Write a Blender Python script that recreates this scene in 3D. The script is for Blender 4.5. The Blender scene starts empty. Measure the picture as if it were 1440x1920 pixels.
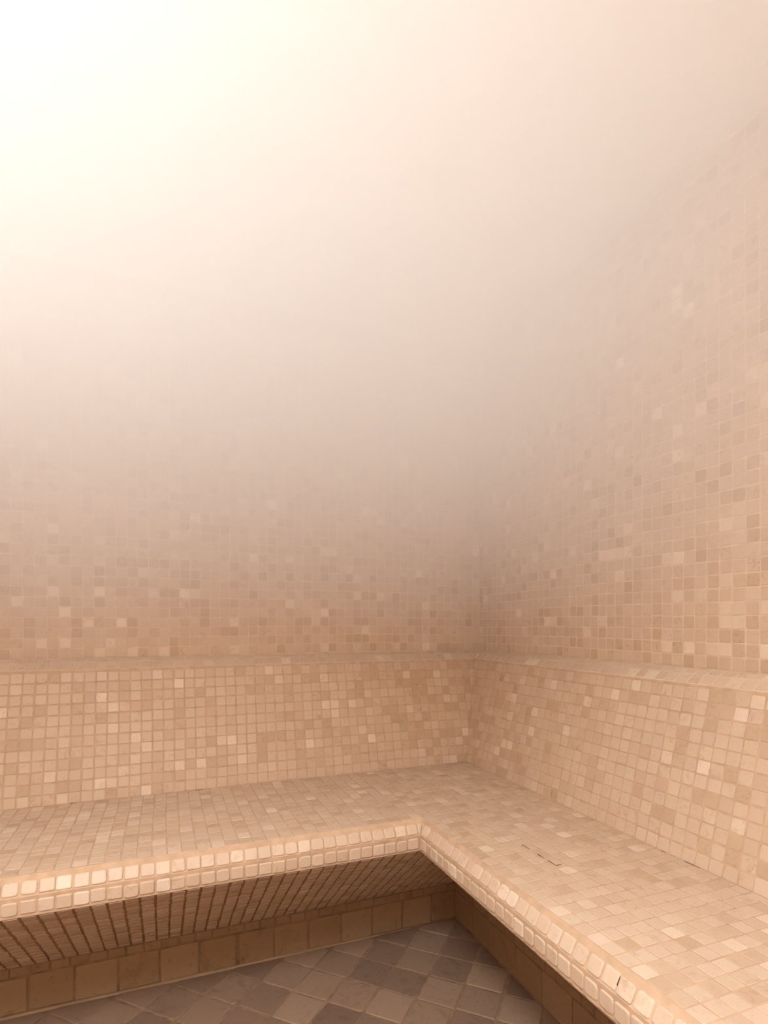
import bpy, math, random
from mathutils import Vector, noise

C = bpy.context.scene.collection
rng = random.Random(7)

# ---------------------------------------------------------------- camera, light, exposure
YAW = math.radians(21.75)
EYE = 0.96
cam_d = bpy.data.cameras.new('camera')
cam_d.sensor_fit = 'HORIZONTAL'
cam_d.sensor_width = 36
cam_d.lens = 1041 / 1440 * 36
cam_d.shift_y = 208 / 1440
cam_d.clip_start = 0.02
cam = bpy.data.objects.new('camera', cam_d)
cam.location = (0, 0, EYE)
cam.rotation_euler = (math.pi / 2, 0, -YAW)
C.objects.link(cam)
bpy.context.scene.camera = cam

sc = bpy.context.scene
sc.view_settings.view_transform = 'Standard'
sc.view_settings.look = 'None'
sc.view_settings.gamma = 1
sc.view_settings.use_curve_mapping = False
sc.view_settings.exposure = 0.0
world = bpy.data.worlds.new('world')
sc.world = world
world.use_nodes = True
world.node_tree.nodes['Background'].inputs[0].default_value = (1, .9, .8, 1)
world.node_tree.nodes['Background'].inputs[1].default_value = 0.0
sc.cycles.use_light_tree = False
sc.cycles.max_bounces = 8
sc.cycles.diffuse_bounces = 5
sc.cycles.glossy_bounces = 1
sc.cycles.volume_bounces = 7
sc.cycles.volume_step_rate = 4.0
sc.cycles.volume_max_steps = 32
sc.cycles.use_adaptive_sampling = True
sc.cycles.adaptive_threshold = 0.1
sc.cycles.caustics_reflective = False
sc.cycles.caustics_refractive = False

LAMP_POS = (-0.38, -0.02)
LAMP_POWER = 60
LAMP_COLOR = (0.945, 0.98, 1.0)
LAMP_SIZE = 0.60
STEAM_A = 1.85
STEAM_NEAR, STEAM_FAR = 0.20, 1.35     # thinned near the lamp to cut its glow, thickened to brighten the far haze
STEAM_G = 0.0
STEAM_P = 1.3
STEAM_LOW, STEAM_HIGH = 0.90, 1.60

# ---------------------------------------------------------------- the room's measures
# x runs along the left wall, y along the right wall, the far corner is at (1.157, 1.89)
P = 0.0307                      # mosaic pitch
XMIN, YMIN, TOP = -1.10, -0.70, 2.03
BX, BY = XMIN + .004, YMIN + .004
WX, WY = 1.157, 1.89
# profile shared by both arms: (y on the left arm, x on the right arm, z)
PR = {
    'kick_foot':  (1.594, 0.884, 0.0),
    'kick_top':   (1.594, 0.884, 0.118),
    'lip_bottom': (1.267, 0.605, 0.386),
    'ridge':      (1.267, 0.605, 0.4245),
    'lip_top':    (1.288, 0.624, 0.460),
    'seat_back':  (1.750, 1.017, 0.460),
    'ledge':      (1.840, 1.107, 0.8225),
    'ledge_mid':  (1.866, 1.132, 0.8425),
    'wall_foot':  (WY - .004, WX - .004, 0.8530),
}

# ---------------------------------------------------------------- node helpers
def new_mat(name):
    m = bpy.data.materials.new(name)
    m.use_nodes = True
    nt = m.node_tree
    return m, nt, nt.nodes['Principled BSDF']

def ramp(nt, stops, interp='LINEAR'):
    n = nt.nodes.new('ShaderNodeValToRGB')
    cr = n.color_ramp
    cr.interpolation = interp
    while len(cr.elements) > 1:
        cr.elements.remove(cr.elements[-1])
    cr.elements[0].position = stops[0][0]
    cr.elements[0].color = (*stops[0][1], 1)
    for p_, c in stops[1:]:
        e = cr.elements.new(p_)
        e.color = (*c, 1)
    return n

def tile_material(name, stops, pink, vein, scale=60, rough=0.42, bump=0.25, pits=0.0):
    m, nt, b = new_mat(name)
    L = nt.links.new
    at = nt.nodes.new('ShaderNodeAttribute'); at.attribute_name = 'tile'
    sep = nt.nodes.new('ShaderNodeSeparateXYZ'); L(at.outputs['Vector'], sep.inputs[0])
    tone = ramp(nt, stops); L(sep.outputs[0], tone.inputs[0])
    tc = nt.nodes.new('ShaderNodeTexCoord')
    off = nt.nodes.new('ShaderNodeVectorMath'); off.operation = 'MULTIPLY_ADD'
    L(at.outputs['Vector'], off.inputs[0]); off.inputs[1].default_value = (9, 17, 31)
    L(tc.outputs['Object'], off.inputs[2])
    hue = nt.nodes.new('ShaderNodeMix'); hue.data_type = 'RGBA'; hue.blend_type = 'MULTIPLY'
    hr = ramp(nt, [(0, (1, 1, 1)), (1, pink)]); L(sep.outputs[1], hr.inputs[0])
    hue.inputs[0].default_value = 1
    L(tone.outputs[0], hue.inputs[6]); L(hr.outputs[0], hue.inputs[7])
    # cloudy stone and darker veins
    n1 = nt.nodes.new('ShaderNodeTexNoise'); n1.inputs['Scale'].default_value = scale
    n1.inputs['Detail'].default_value = 3; n1.inputs['Roughness'].default_value = .65
    n1.inputs['Distortion'].default_value = 1.2
    L(off.outputs[0], n1.inputs['Vector'])
    vr = ramp(nt, [(0.25, vein), (0.48, (1, 1, 1)), (0.75, (1.0, 1.0, 1.0))])
    L(n1.outputs[0], vr.inputs[0])
    mx = nt.nodes.new('ShaderNodeMix'); mx.data_type = 'RGBA'; mx.blend_type = 'MULTIPLY'
    # only some tiles are veined strongly
    vs = nt.nodes.new('ShaderNodeMapRange'); L(sep.outputs[2], vs.inputs[0])
    vs.inputs[1].default_value = 0.3; vs.inputs[2].default_value = 1.0
    vs.inputs[3].default_value = 0.2; vs.inputs[4].default_value = 1.0
    L(vs.outputs[0], mx.inputs[0])
    L(hue.outputs[2], mx.inputs[6]); L(vr.outputs[0], mx.inputs[7])
    last = mx.outputs[2]
    if pits:
        vo = nt.nodes.new('ShaderNodeTexNoise'); vo.inputs['Scale'].default_value = scale * 5
        vo.inputs['Detail'].default_value = 1
        L(off.outputs[0], vo.inputs['Vector'])
        pr_ = ramp(nt, [(0.26, (1 - pits,) * 3), (0.33, (1, 1, 1))]); L(vo.outputs[0], pr_.inputs[0])
        m2 = nt.nodes.new('ShaderNodeMix'); m2.data_type = 'RGBA'; m2.blend_type = 'MULTIPLY'
        m2.inputs[0].default_value = 1
        L(last, m2.inputs[6]); L(pr_.outputs[0], m2.inputs[7]); last = m2.outputs[2]
    L(last, b.inputs['Base Color'])
    b.inputs['Roughness'].default_value = rough
    b.inputs['Specular IOR Level'].default_value = 0.3
    return m

def plain(name, col, rough=.8, var=0.12, scale=25, bump=.3, dist=.0006):
    m, nt, b = new_mat(name)
    L = nt.links.new
    tc = nt.nodes.new('ShaderNodeTexCoord')
    n = nt.nodes.new('ShaderNodeTexNoise'); n.inputs['Scale'].default_value = scale
    n.inputs['Detail'].default_value = 2
    L(tc.outputs['Object'], n.inputs['Vector'])
    r = ramp(nt, [(0.3, tuple(c * (1 - var) for c in col)), (0.7, tuple(min(1, c * (1 + var)) for c in col))])
    L(n.outputs[0], r.inputs[0]); L(r.outputs[0], b.inputs['Base Color'])
    b.inputs['Roughness'].default_value = rough
    b.inputs['Specular IOR Level'].default_value = 0.2
    return m

MOSAIC = tile_material('tumbled_marble_mosaic',
    [(0.0, (0.520, 0.379, 0.254)), (0.10, (0.558, 0.416, 0.290)), (0.25, (0.591, 0.449, 0.320)), (0.70, (0.614, 0.476, 0.345)),
     (0.93, (0.637, 0.501, 0.370)), (0.97, (0.691, 0.557, 0.423)), (1.0, (0.737, 0.608, 0.477))],
    (.985, .955, .985), (.74, .66, .57), scale=55, pits=.18)
FLOORT = tile_material('tumbled_marble_floor',
    [(0.0, (.20, .130, .090)), (.25, (.255, .170, .115)), (.6, (.29, .197, .133)), (1.0, (.34, .237, .160))],
    (.96, .93, .97), (.66, .58, .50), scale=22, rough=.5, bump=.6, pits=.25)
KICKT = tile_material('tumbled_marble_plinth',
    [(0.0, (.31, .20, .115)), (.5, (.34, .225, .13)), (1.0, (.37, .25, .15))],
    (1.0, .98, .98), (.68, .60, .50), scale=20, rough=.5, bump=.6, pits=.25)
GROUT = plain('sandy_grout', (.54, .375, .25), .9, .10, 40)
GROUT_WALL = plain('pale_wall_grout', (.65, .50, .37), .9, .08, 40)
GROUT_UNDER = plain('brown_underside_grout', (.30, .19, .11), .9, .2, 40)  # darker brown than the grout of seat and backrest
GROUT_DARK = plain('dark_floor_grout', (.26, .165, .10), .9, .25, 30)
SEALANT = plain('sealant', (.36, .25, .15), .55, .15, 12)
PLASTER = plain('ceiling_plaster', (.80, .77, .735), .8, .02, 6, .1)
LAMP_WHITE = plain('lamp_enamel', (.80, .79, .77), .4, .01, 6, .0)
DARK_GAP = plain('open_joint', (.10, .05, .03), .9, .2, 40)

# ---------------------------------------------------------------- mesh helpers
class MB:
    """collects faces with one vector per face, builds one mesh object"""
    def __init__(s):
        s.v, s.f, s.a, s.m = [], [], [], []
    def poly(s, pts, attr=(0, 0, 0), mi=0):
        i = len(s.v); s.v.extend(tuple(p) for p in pts)
        s.f.append(tuple(range(i, i + len(pts)))); s.a.append(attr); s.m.append(mi)
    def rings(s, rings, attr, mi=0, cap=True):
        i = len(s.v); n = len(rings[0])
        for r in rings: s.v.extend(tuple(p) for p in r)
        for k in range(len(rings) - 1):
            for j in range(n):
                a, b = i + k * n + j, i + k * n + (j + 1) % n
                s.f.append((a, b, b + n, a + n)); s.a.append(attr); s.m.append(mi)
        if cap:
            t = i + (len(rings) - 1) * n
            s.f.append(tuple(range(t, t + n))); s.a.append(attr); s.m.append(mi)
    def build(s, name, mats, parent=None, label=None):
        me = bpy.data.meshes.new(name)
        me.from_pydata(s.v, [], s.f)
        for m in (mats if isinstance(mats, (list, tuple)) else [mats]): me.materials.append(m)
        at = me.attributes.new('tile', 'FLOAT_VECTOR', 'FACE')
        at.data.foreach_set('vector', [c for a in s.a for c in a])
        me.polygons.foreach_set('material_index', s.m)
        me.update()
        o = bpy.data.objects.new(name, me)
        C.objects.link(o)
        if parent: o.parent = parent
        if label: o['label'] = label
        return o

def clip(poly, c):
    """Sutherland-Hodgman, both 2D counter-clockwise convex"""
    out = poly
    for i in range(len(c)):
        a, b = c[i], c[(i + 1) % len(c)]
        ex, ey = b[0] - a[0], b[1] - a[1]
        def side(p): return ex * (p[1] - a[1]) - ey * (p[0] - a[0])
        src, out = out, []
        for j in range(len(src)):
            p, q = src[j], src[(j + 1) % len(src)]
            sp, sq = side(p), side(q)
            if sp >= 0: out.append(p)
            if (sp > 0 > sq) or (sp < 0 < sq):
                t = sp / (sp - sq)
                out.append((p[0] + (q[0] - p[0]) * t, p[1] + (q[1] - p[1]) * t))
        if len(out) < 3: return []
    return out

def area(p):
    return 0.5 * sum(p[i][0] * p[(i + 1) % len(p)][1] - p[(i + 1) % len(p)][0] * p[i][1] for i in range(len(p)))

def inset(p, d):
    """move every edge of a ccw convex polygon inward by d"""
    n = len(p); out = []
    for i in range(n):
        a, b, c = p[i - 1], p[i], p[(i + 1) % n]
        e1 = Vector((b[0] - a[0], b[1] - a[1])); e2 = Vector((c[0] - b[0], c[1] - b[1]))
        if e1.length < 1e-7 or e2.length < 1e-7:
            out.append(b); continue
        e1.normalize(); e2.normalize()
        n1 = Vector((-e1.y, e1.x)); n2 = Vector((-e2.y, e2.x))
        k = max(.35, 1 + n1.dot(n2))
        m = (n1 + n2) / k
        out.append((b[0] + m.x * d, b[1] + m.y * d))
    return out

def wobble(p, amp):
    q = Vector(p) * 2.3
    return (noise.noise(q) * amp, noise.noise(q + Vector((31, 7, 3))) * amp)

def sheet(mb, surf, o, ax, ay, pitch, rows=None, gap=.0042, h=.0012, bev=.0012, corner=.0035,
          jit=.00045, wob=.003, tone=None, cols=None, trim=.0012, minarea=.12, mi=0, base=.004):
    """lay rounded stone tiles over the flat convex polygon surf (3D).
    o = grid origin, ax/ay = unit axes in the plane, rows = [(y0, y1)] or None for a regular grid"""
    o = Vector(o); ax = Vector(ax).normalized(); ay = Vector(ay).normalized()
    nz = ax.cross(ay).normalized()
    s2 = [((Vector(p) - o).dot(ax), (Vector(p) - o).dot(ay)) for p in surf]
    if area(s2) < 0: s2.reverse()
    s2 = inset(s2, trim)
    x0, x1 = min(p[0] for p in s2), max(p[0] for p in s2)
    y0, y1 = min(p[1] for p in s2), max(p[1] for p in s2)
    px, py = (pitch, pitch) if not isinstance(pitch, tuple) else pitch
    if rows is None:
        rows = [(j * py, (j + 1) * py) for j in range(math.floor(y0 / py), math.ceil(y1 / py))]
    for (ry0, ry1) in rows:
        for i in range(math.floor(x0 / px), math.ceil(x1 / px)):
            jx, jy = rng.gauss(0, jit), rng.gauss(0, jit)
            g = gap / 2 + rng.uniform(-.15, .15) * gap / 2
            xa, xb = i * px + g + jx, (i + 1) * px - g + jx
            ya, yb = ry0 + g + jy, ry1 - g + jy
            c = corner * rng.uniform(.5, 1.4)
            k = c * .3
            quad = [(xa + c, ya), (xb - c, ya), (xb - k, ya + k), (xb, ya + c), (xb, yb - c), (xb - k, yb - k),
                    (xb - c, yb), (xa + c, yb), (xa + k, yb - k), (xa, yb - c), (xa, ya + c), (xa + k, ya + k)]
            th = rng.gauss(0, .010)
            mx_, my_ = (xa + xb) / 2, (ya + yb) / 2
            wx, wy = wobble(o + ax * mx_ + ay * my_, wob)
            quad = [(mx_ + (p[0] - mx_) - th * (p[1] - my_) + wx, my_ + (p[1] - my_) + th * (p[0] - mx_) + wy) for p in quad]
            full = area(quad)
            q = clip(quad, s2)
            if len(q) < 3 or area(q) < full * minarea: continue
            # drop near-duplicate points
            qq = [q[0]]
            for p in q[1:]:
                if math.hypot(p[0] - qq[-1][0], p[1] - qq[-1][1]) > .0003: qq.append(p)
            if math.hypot(qq[0][0] - qq[-1][0], qq[0][1] - qq[-1][1]) < .0003: qq.pop()
            if len(qq) < 3: continue
            q = qq
            wpos = o + ax * mx_ + ay * my_
            t = rng.random()
            if tone: t = tone(t, wpos)
            at = (min(1, max(0, t)), rng.random(), rng.random())
            dh = h + rng.uniform(-.25, .25) * h
            tx, ty = rng.gauss(0, .006), rng.gauss(0, .006)
            def to3(pl, z): return [o + ax * p[0] + ay * p[1] + nz * (z + tx * (p[0] - mx_) + ty * (p[1] - my_)) for p in pl]
            mb.rings([to3(q, -base), to3(q, dh - bev * .9), to3(inset(q, bev * .35), dh - bev * .3), to3(inset(q, bev * 1.1), dh)], at, mi)

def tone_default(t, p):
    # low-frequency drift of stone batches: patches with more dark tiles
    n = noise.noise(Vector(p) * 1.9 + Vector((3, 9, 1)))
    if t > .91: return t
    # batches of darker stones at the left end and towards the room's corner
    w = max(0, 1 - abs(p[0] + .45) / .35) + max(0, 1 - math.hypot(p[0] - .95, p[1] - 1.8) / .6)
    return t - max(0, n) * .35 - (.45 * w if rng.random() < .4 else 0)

def tone_wall(t, p):
    # upper walls: rows near the ledge carry more dark stones
    n = noise.noise(Vector(p) * 2.1 + Vector((13, 2, 5)))
    if t > .92: return t
    b = .30 if p[2] < 1.12 else .12
    return t * .85 - max(0, n) * .5 * b / .3 - (.15 if p[2] < 1.12 and rng.random() < .25 else 0)

# ---------------------------------------------------------------- setting
def struct(o):
    o['kind'] = 'structure'; return o

def slab(mb, a, b, mi=0):
    (x0, y0, z0), (x1, y1, z1) = a, b
    v = [(x0, y0, z0), (x1, y0, z0), (x1, y1, z0), (x0, y1, z0), (x0, y0, z1), (x1, y0, z1), (x1, y1, z1), (x0, y1, z1)]
    for f in ((3, 2, 1, 0), (4, 5, 6, 7), (0, 1, 5, 4), (1, 2, 6, 5), (2, 3, 7, 6), (3, 0, 4, 7)):
        mb.poly([v[i] for i in f], (.5, .5, .5), mi)

# floor: ten-centimetre stone tiles laid on the diagonal
kx, ky = PR['kick_foot'][1], PR['kick_foot'][0]
mb = MB(); slab(mb, (XMIN - .1, YMIN - .1, -.08), (WX + .1, WY + .1, 0.0), 1)
ang = math.radians(45.25)
fa, fb = Vector((math.cos(ang), math.sin(ang), 0)), Vector((-math.sin(ang), math.cos(ang), 0))
def tone_floor(t, p):
    return t
sheet(mb, [(XMIN, YMIN, 0), (kx - .003, YMIN, 0), (kx - .003, ky - .003, 0), (XMIN, ky - .003, 0)],
      fa * .0185 + fb * -.0275, fa, fb, .1015, gap=.0052, h=.0016, bev=.0022, corner=.006, jit=.0009, wob=.006,
      tone=tone_floor, minarea=.03)
struct(mb.build('floor', [FLOORT, GROUT_DARK]))

# walls: mosaic above the ledge, plain masonry body behind
zl = PR['wall_foot'][2]
mb = MB(); slab(mb, (XMIN - .1, WY, -.08), (WX + .1, WY + .1, TOP + .1), 1)
# (the left wall faces -y: axes x, z with x to the right give a normal of -y)
sheet(mb, [(XMIN, WY, zl), (WX, WY, zl), (WX, WY, TOP), (XMIN, WY, TOP)], (WX, WY, zl + .002), (1, 0, 0), (0, 0, 1), P,
      gap=.0030, h=.0007, bev=.0007, corner=.0028, tone=tone_wall, wob=.005)
struct(mb.build('wall_left', [MOSAIC, GROUT_WALL]))
mb = MB(); slab(mb, (WX, YMIN - .1, -.08), (WX + .1, WY, TOP + .1), 1)
sheet(mb, [(WX, YMIN, zl), (WX, WY, zl), (WX, WY, TOP), (WX, YMIN, TOP)], (WX, WY, zl + .002), (0, -1, 0), (0, 0, 1), P,
      gap=.0030, h=.0007, bev=.0007, corner=.0028, tone=tone_wall, wob=.005)
struct(mb.build('wall_right', [MOSAIC, GROUT_WALL]))
# the two walls behind the viewer
WALLBACK = plain('back_wall_tiles', (.62, .45, .32), .5, .12, 30)
mb = MB(); slab(mb, (XMIN - .1, YMIN - .1, -.08), (WX, YMIN, TOP + .1))
struct(mb.build('wall_back', WALLBACK))
mb = MB(); slab(mb, (XMIN - .1, YMIN, -.08), (XMIN, WY, TOP + .1))
struct(mb.build('wall_side', WALLBACK))

# ceiling: smooth plaster with a shallow fold added to shade a faint diagonal line
mb = MB()
f0, f1 = Vector((XMIN, 1.62)), Vector((0.42, YMIN))
a0, a1 = Vector((-.402, 1.504)), Vector((.12, .66))     # two points under the faint diagonal line
d = (a1 - a0)
fold_l = a0 + d * ((XMIN - a0.x) / d.x)
fold_r = a0 + d * ((YMIN - a0.y) / d.y)
z = TOP
mb.poly([(fold_r.x, fold_r.y, z), (XMIN, YMIN, z + .14), (fold_l.x, fold_l.y, z)] if fold_l.y < WY else
        [(fold_r.x, YMIN, z), (XMIN, YMIN, z + .10), (XMIN, WY, z + .03), (a0.x + d.x * ((WY - a0.y) / d.y), WY, z)])
top_x = a0.x + d.x * ((WY - a0.y) / d.y)
mb.poly([(fold_r.x, YMIN, z), (top_x, WY, z), (WX, WY, z), (WX, YMIN, z)] if fold_l.y >= WY else
        [(fold_r.x, YMIN, z), (fold_l.x, fold_l.y, z), (XMIN, WY, z), (WX, WY, z), (WX, YMIN, z)])
slab(mb, (XMIN - .1, YMIN - .1, TOP + .16), (WX + .1, WY + .1, TOP + .24))
struct(mb.build('ceiling', PLASTER))

# ---------------------------------------------------------------- the built-in corner bench
bench = bpy.data.objects.new('corner_bench', None)
C.objects.link(bench)
bench.location = (0, 0, 0)
bench['label'] = 'L-shaped built-in steam room bench covered in beige marble mosaic, against both walls'
bench['category'] = 'bench'

def corner(k): y, x, z = PR[k]; return Vector((x, y, z))
def left_quad(k0, k1):
    a, b = corner(k0), corner(k1)
    return [Vector((BX, a.y, a.z)), a, b, Vector((BX, b.y, b.z))]
def right_quad(k0, k1):
    a, b = corner(k0), corner(k1)
    return [a, Vector((a.x, BY, a.z)), Vector((b.x, BY, b.z)), b]

def thick(mb, quad, t, mi=1):
    """grout bed: the quad as a slab of thickness t behind its face"""
    n = (quad[1] - quad[0]).cross(quad[3] - quad[0]).normalized()
    bk = [p - n * t for p in quad]
    mb.poly(quad, (.5, .5, .5), mi)
    mb.poly(bk[::-1], (.5, .5, .5), mi)
    for i in range(4):
        j = (i + 1) % 4
        mb.poly([quad[j], quad[i], bk[i], bk[j]], (.5, .5, .5), mi)

def face_tiles(mb, quad, ax, ref, side, pitch=P, **kw):
    """tiles on an arm face. ax points along the arm, ay up the face"""
    up = (quad[3] - quad[0]) if side == 'L' else (quad[3] - quad[0])
    a = Vector(ax)
    n = (quad[1] - quad[0]).cross(quad[3] - quad[0]).normalized()
    ay = n.cross(a)
    sheet(mb, quad, ref, a, ay, pitch, **kw)

X0 = 0.600    # a joint of the left lip
Y0 = 1.2655   # a joint of the right lip
def arm_part(name, k0, k1, side, label=None, grout=GROUT, t=.006, mat=MOSAIC, ref=None, **kw):
    mb = MB()
    if side == 'L':
        q = left_quad(k0, k1); thick(mb, q, t)
        o = Vector((X0 if ref is None else ref, q[0].y, q[0].z))
        face_tiles(mb, q, (1, 0, 0), o, 'L', **kw)
    else:
        q = right_quad(k0, k1); thick(mb, q, t)
        o = Vector((q[0].x, Y0 if ref is None else ref, q[0].z))
        face_tiles(mb, q, (0, -1, 0), o, 'R', **kw)
    return mb

# plinth: a row of ten-centimetre tiles with a strip of cut pieces above
for side, ref, pit, lab in (('L', -.2075, .1007, 'plinth of square stone tiles under the left bench arm'),
                            ('R', 1.485, .1125, 'plinth of square stone tiles under the right bench arm')):
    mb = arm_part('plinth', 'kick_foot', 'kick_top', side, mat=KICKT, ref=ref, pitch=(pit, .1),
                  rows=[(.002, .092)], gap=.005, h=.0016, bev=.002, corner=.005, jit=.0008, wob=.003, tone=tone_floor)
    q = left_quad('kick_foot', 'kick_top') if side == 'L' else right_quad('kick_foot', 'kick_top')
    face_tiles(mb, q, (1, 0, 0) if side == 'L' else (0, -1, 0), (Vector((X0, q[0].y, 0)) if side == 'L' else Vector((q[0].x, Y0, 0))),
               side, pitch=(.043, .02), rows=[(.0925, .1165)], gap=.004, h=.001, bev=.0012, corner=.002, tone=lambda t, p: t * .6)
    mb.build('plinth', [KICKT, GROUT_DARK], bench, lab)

# sloping underside
for side, lab in (('L', 'sloping mosaic underside of the left bench arm, in shade'), ('R', 'sloping mosaic underside of the right bench arm')):
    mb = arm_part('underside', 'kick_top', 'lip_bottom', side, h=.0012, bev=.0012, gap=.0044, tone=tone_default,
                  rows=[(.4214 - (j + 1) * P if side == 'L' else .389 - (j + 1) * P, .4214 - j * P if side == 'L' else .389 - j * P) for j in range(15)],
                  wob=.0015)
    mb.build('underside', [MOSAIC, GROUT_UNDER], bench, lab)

# front edge: an upright row and a slanting row of proud stones in wide grout
for side, lab in (('L', 'front edge of the left bench arm, two rows of raised stones'), ('R', 'front edge of the right bench arm, two rows of raised stones')):
    mb = arm_part('front_edge', 'lip_bottom', 'ridge', side, rows=[(.0035, .0325)], h=.0026, bev=.0022, gap=.0026, corner=.0045,
                  tone=lambda t, p: .25 + t * .75, wob=.0012, t=.012)
    mb2 = arm_part('front_edge', 'ridge', 'lip_top', side, rows=[(.0010, .0300)], h=.0026, bev=.0022, gap=.0026, corner=.0045,
                   tone=lambda t, p: .35 + t * .65, wob=.0012, t=.012)
    base = len(mb.v)
    mb.v += mb2.v; mb.f += [tuple(i + base for i in f) for f in mb2.f]; mb.a += mb2.a; mb.m += mb2.m
    mb.build('front_edge', [MOSAIC, GROUT], bench, lab)

# seat: one L-shaped mosaic top
lt, sb = corner('lip_top'), corner('seat_back')
mb = MB()
thick(mb, [Vector((BX, lt.y, lt.z)), Vector((sb.x, lt.y, lt.z)), Vector((sb.x, sb.y, lt.z)), Vector((BX, sb.y, lt.z))], .02)
thick(mb, [Vector((lt.x, BY, lt.z)), Vector((sb.x, BY, lt.z)), Vector((sb.x, lt.y, lt.z)), Vector((lt.x, lt.y, lt.z))], .02)
def tone_seat(t, p):
    return t if t < .90 or rng.random() < .5 else .97
for q in ([(BX, lt.y, lt.z), (sb.x, lt.y, lt.z), (sb.x, sb.y, lt.z), (BX, sb.y, lt.z)],
          [(lt.x, BY, lt.z), (sb.x, BY, lt.z), (sb.x, lt.y + .0012, lt.z), (lt.x, lt.y + .0012, lt.z)]):
    sheet(mb, q, (lt.x, lt.y + .001, lt.z), (1, 0, 0), (0, 1, 0), P, gap=.0030, h=.0006, bev=.0006, corner=.002, tone=tone_seat, wob=.005)
mb.build('seat', [MOSAIC, GROUT], bench)

# leaning backrests with a rounded shoulder
for side, lab in (('L', 'leaning mosaic backrest along the left wall'), ('R', 'leaning mosaic backrest along the right wall')):
    mb = arm_part('backrest', 'seat_back', 'ledge', side, gap=.0034, h=.0008, bev=.0008, corner=.003, tone=tone_default, wob=.004, t=.02,
                  ref=(corner('ledge').x if side == 'L' else corner('ledge').y))
    mb.build('backrest', [MOSAIC, GROUT], bench, lab)
    mb = MB()
    for k0, k1 in (('ledge', 'ledge_mid'), ('ledge_mid', 'wall_foot')):
        q = left_quad(k0, k1) if side == 'L' else right_quad(k0, k1)
        thick(mb, q, .003)
        ln = math.hypot(corner(k1).z - corner(k0).z, (corner(k1).y - corner(k0).y))
        face_tiles(mb, q, (1, 0, 0) if side == 'L' else (0, -1, 0),
                   Vector((corner('ledge').x, q[0].y, q[0].z)) if side == 'L' else Vector((q[0].x, corner('ledge').y, q[0].z)), side,
                   pitch=(P, ln), rows=[(.002, ln)], gap=.003, h=.0008, bev=.0008, corner=.003, tone=lambda t, p: .4 + t * .6, wob=.002)
    mb.build('ledge', [MOSAIC, GROUT_WALL], bench, 'slanting mosaic ledge topping the %s backrest' % ('left' if side == 'L' else 'right'))

# pale sealant bead where the left plinth meets the floor
mb = MB()
n = 130
pts = []
for i in range(n + 1):
    x = XMIN + .002 + (kx - .16 - XMIN) * i / n
    r = .0042 + .0022 * noise.noise(Vector((x * 6, 0, 3)))
    if x > .35: r *= max(.35, 1 - (x - .35) * 1.6)
    yy = ky - .0035 + .0016 * noise.noise(Vector((x * 4, 5, 1)))
    pts.append([(x, yy + math.cos(a) * r * 1.3, .0012 + math.sin(a) * r) for a in [k * math.pi / 5 for k in range(10)]])
mb.rings(pts, (.5, .5, .5), 0, True)
mb.poly(pts[0][::-1], (.5, .5, .5))
mb.build('sealant_bead', SEALANT, bench, 'pale sealant bead along the floor')

# a few joints where the grout has fallen out
def open_joint(a, b, w=.0012):
    mb = MB()
    a, b = Vector(a), Vector(b)
    d = (b - a).normalized(); s_ = Vector((-d.y, d.x, 0)) * w
    k = Vector((0, 0, .0009))
    lo_ = [a - s_, b - s_ * .4, b + s_ * .4, a + s_]
    mb.rings([[p - k * 2 for p in lo_], [p + k for p in lo_]], (.5, .5, .5))
    mb.build('open_joint', DARK_GAP, bench, 'dark open joint')
for a, b in (((.7520, 1.046, .4602), (.7523, 1.018, .4602)), ((.7523, .990, .4602), (.7520, .968, .4602)), ((.7522, .955, .4602), (.7522, .931, .4602)),
             ((.7530, .9305, .4602), (.766, .9308, .4602)), ((1.0155, .846, .4602), (1.0155, .812, .4602)), ((1.0155, .905, .4602), (1.0155, .893, .4602)),
             ((-.236, 1.7485, .4602), (-.222, 1.7485, .4602)), ((.0900, 1.7485, .4602), (.1130, 1.7485, .4602)),
             ((.6105, .6208, .4365), (.6165, .6208, .4475))):
    open_joint(a, b)

# ---------------------------------------------------------------- round ceiling lamp above the frame
lamp = bpy.data.objects.new('ceiling_lamp', None)
lamp.location = (LAMP_POS[0], LAMP_POS[1], TOP)
C.objects.link(lamp)
lamp['label'] = 'round opal ceiling lamp above the middle of the steam room'
lamp['category'] = 'lamp'
def lathe(profile, n=48):
    mb = MB()
    mb.rings([[(r * math.cos(2 * math.pi * k / n), r * math.sin(2 * math.pi * k / n), z) for k in range(n)] for r, z in profile], (.5, .5, .5))
    return mb
R = LAMP_SIZE / 2
lathe([(R + .02, .0), (R + .02, -.03), (R + .012, -.036), (R, -.036), (R, -.01), (R * .5, -.01), (.01, -.01)]).build('housing', LAMP_WHITE, lamp)
opal, nt, b = new_mat('opal_glass')
b.inputs['Base Color'].default_value = (.9, .9, .88, 1)
b.inputs['Emission Color'].default_value = (*LAMP_COLOR, 1)
b.inputs['Emission Strength'].default_value = 2.0
opal.cycles.emission_sampling = 'NONE'
lathe([(R - .004, -.028), (R * .97, -.032), (R * .8, -.037), (R * .4, -.040), (.01, -.041)]).build('diffuser', opal, lamp)
ld = bpy.data.lights.new('lamp_light', 'AREA')
ld.shape = 'DISK'; ld.size = LAMP_SIZE; ld.energy = LAMP_POWER; ld.color = LAMP_COLOR
lo = bpy.data.objects.new('lamp_light', ld)
lo.location = (0, 0, -.05); lo.parent = lamp
C.objects.link(lo)

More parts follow.
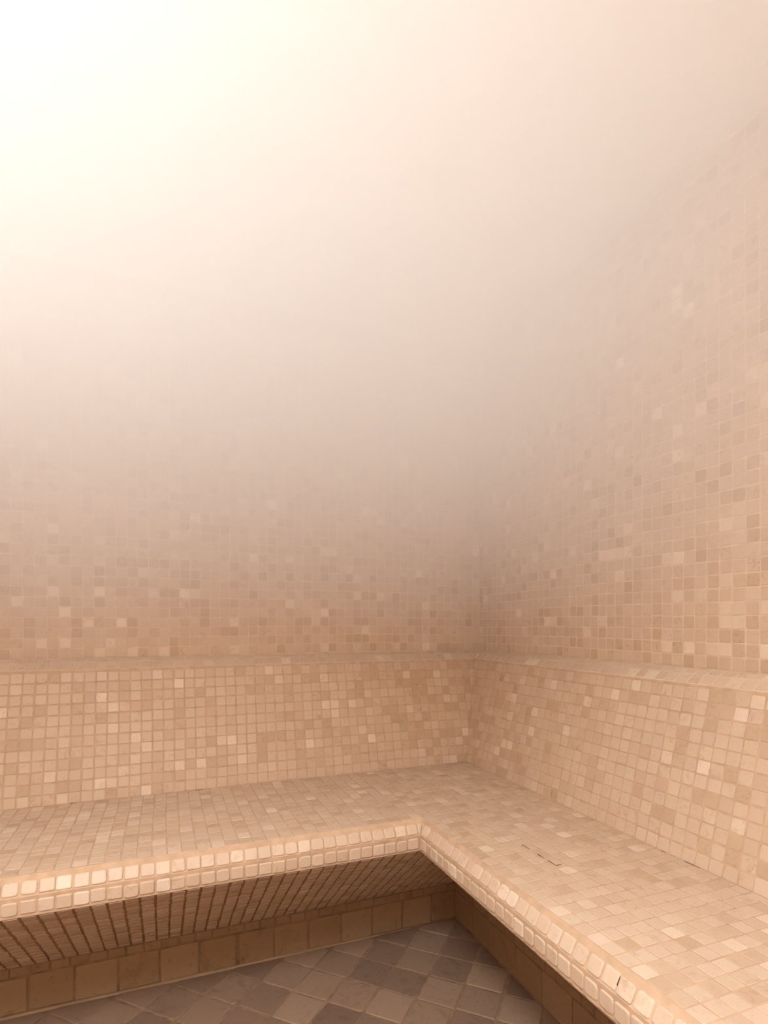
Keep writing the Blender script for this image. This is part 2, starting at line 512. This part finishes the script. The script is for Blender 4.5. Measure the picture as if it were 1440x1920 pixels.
# ---------------------------------------------------------------- steam gathered under the ceiling
mb = MB(); slab(mb, (XMIN + .001, YMIN + .001, .50), (WX - .001, WY - .001, TOP + .13))
st = bpy.data.materials.new('steam'); st.use_nodes = True
nt = st.node_tree; nt.nodes.clear(); L = nt.links.new
out = nt.nodes.new('ShaderNodeOutputMaterial')
pv = nt.nodes.new('ShaderNodeVolumePrincipled')
pv.inputs['Color'].default_value = (.985, .98, .972, 1)
pv.inputs['Anisotropy'].default_value = STEAM_G
tc = nt.nodes.new('ShaderNodeTexCoord')
sp = nt.nodes.new('ShaderNodeSeparateXYZ'); L(tc.outputs['Object'], sp.inputs[0])
nz_ = nt.nodes.new('ShaderNodeTexNoise'); nz_.inputs['Scale'].default_value = 1.3; nz_.inputs['Detail'].default_value = 0
L(tc.outputs['Object'], nz_.inputs['Vector'])
mr = nt.nodes.new('ShaderNodeMapRange')
mr.inputs[1].default_value = STEAM_LOW; mr.inputs[2].default_value = STEAM_HIGH; mr.clamp = False
L(sp.outputs[2], mr.inputs[0])
ad = nt.nodes.new('ShaderNodeMath'); ad.operation = 'MULTIPLY_ADD'
L(nz_.outputs[0], ad.inputs[0]); ad.inputs[1].default_value = .35; ad.inputs[2].default_value = -.175
ad2 = nt.nodes.new('ShaderNodeMath'); ad2.operation = 'ADD'; L(ad.outputs[0], ad2.inputs[0]); L(mr.outputs[0], ad2.inputs[1])
mx = nt.nodes.new('ShaderNodeMath'); mx.operation = 'MAXIMUM'; L(ad2.outputs[0], mx.inputs[0]); mx.inputs[1].default_value = 0; mx.use_clamp = True
pw = nt.nodes.new('ShaderNodeMath'); pw.operation = 'POWER'; L(mx.outputs[0], pw.inputs[0]); pw.inputs[1].default_value = STEAM_P
ml = nt.nodes.new('ShaderNodeMath'); ml.operation = 'MULTIPLY'; L(pw.outputs[0], ml.inputs[0]); ml.inputs[1].default_value = STEAM_A
my = nt.nodes.new('ShaderNodeMapRange'); L(sp.outputs[1], my.inputs[0])
my.inputs[1].default_value = 0.2; my.inputs[2].default_value = 1.7
my.inputs[3].default_value = STEAM_NEAR; my.inputs[4].default_value = STEAM_FAR
m3 = nt.nodes.new('ShaderNodeMath'); m3.operation = 'MULTIPLY'; L(ml.outputs[0], m3.inputs[0]); L(my.outputs[0], m3.inputs[1])
L(m3.outputs[0], pv.inputs['Density'])
L(pv.outputs[0], out.inputs['Volume'])
steam = mb.build('steam', st)
steam['kind'] = 'stuff'
steam['label'] = 'white steam hanging thick under the ceiling and thinning towards the bench'
steam['category'] = 'steam'
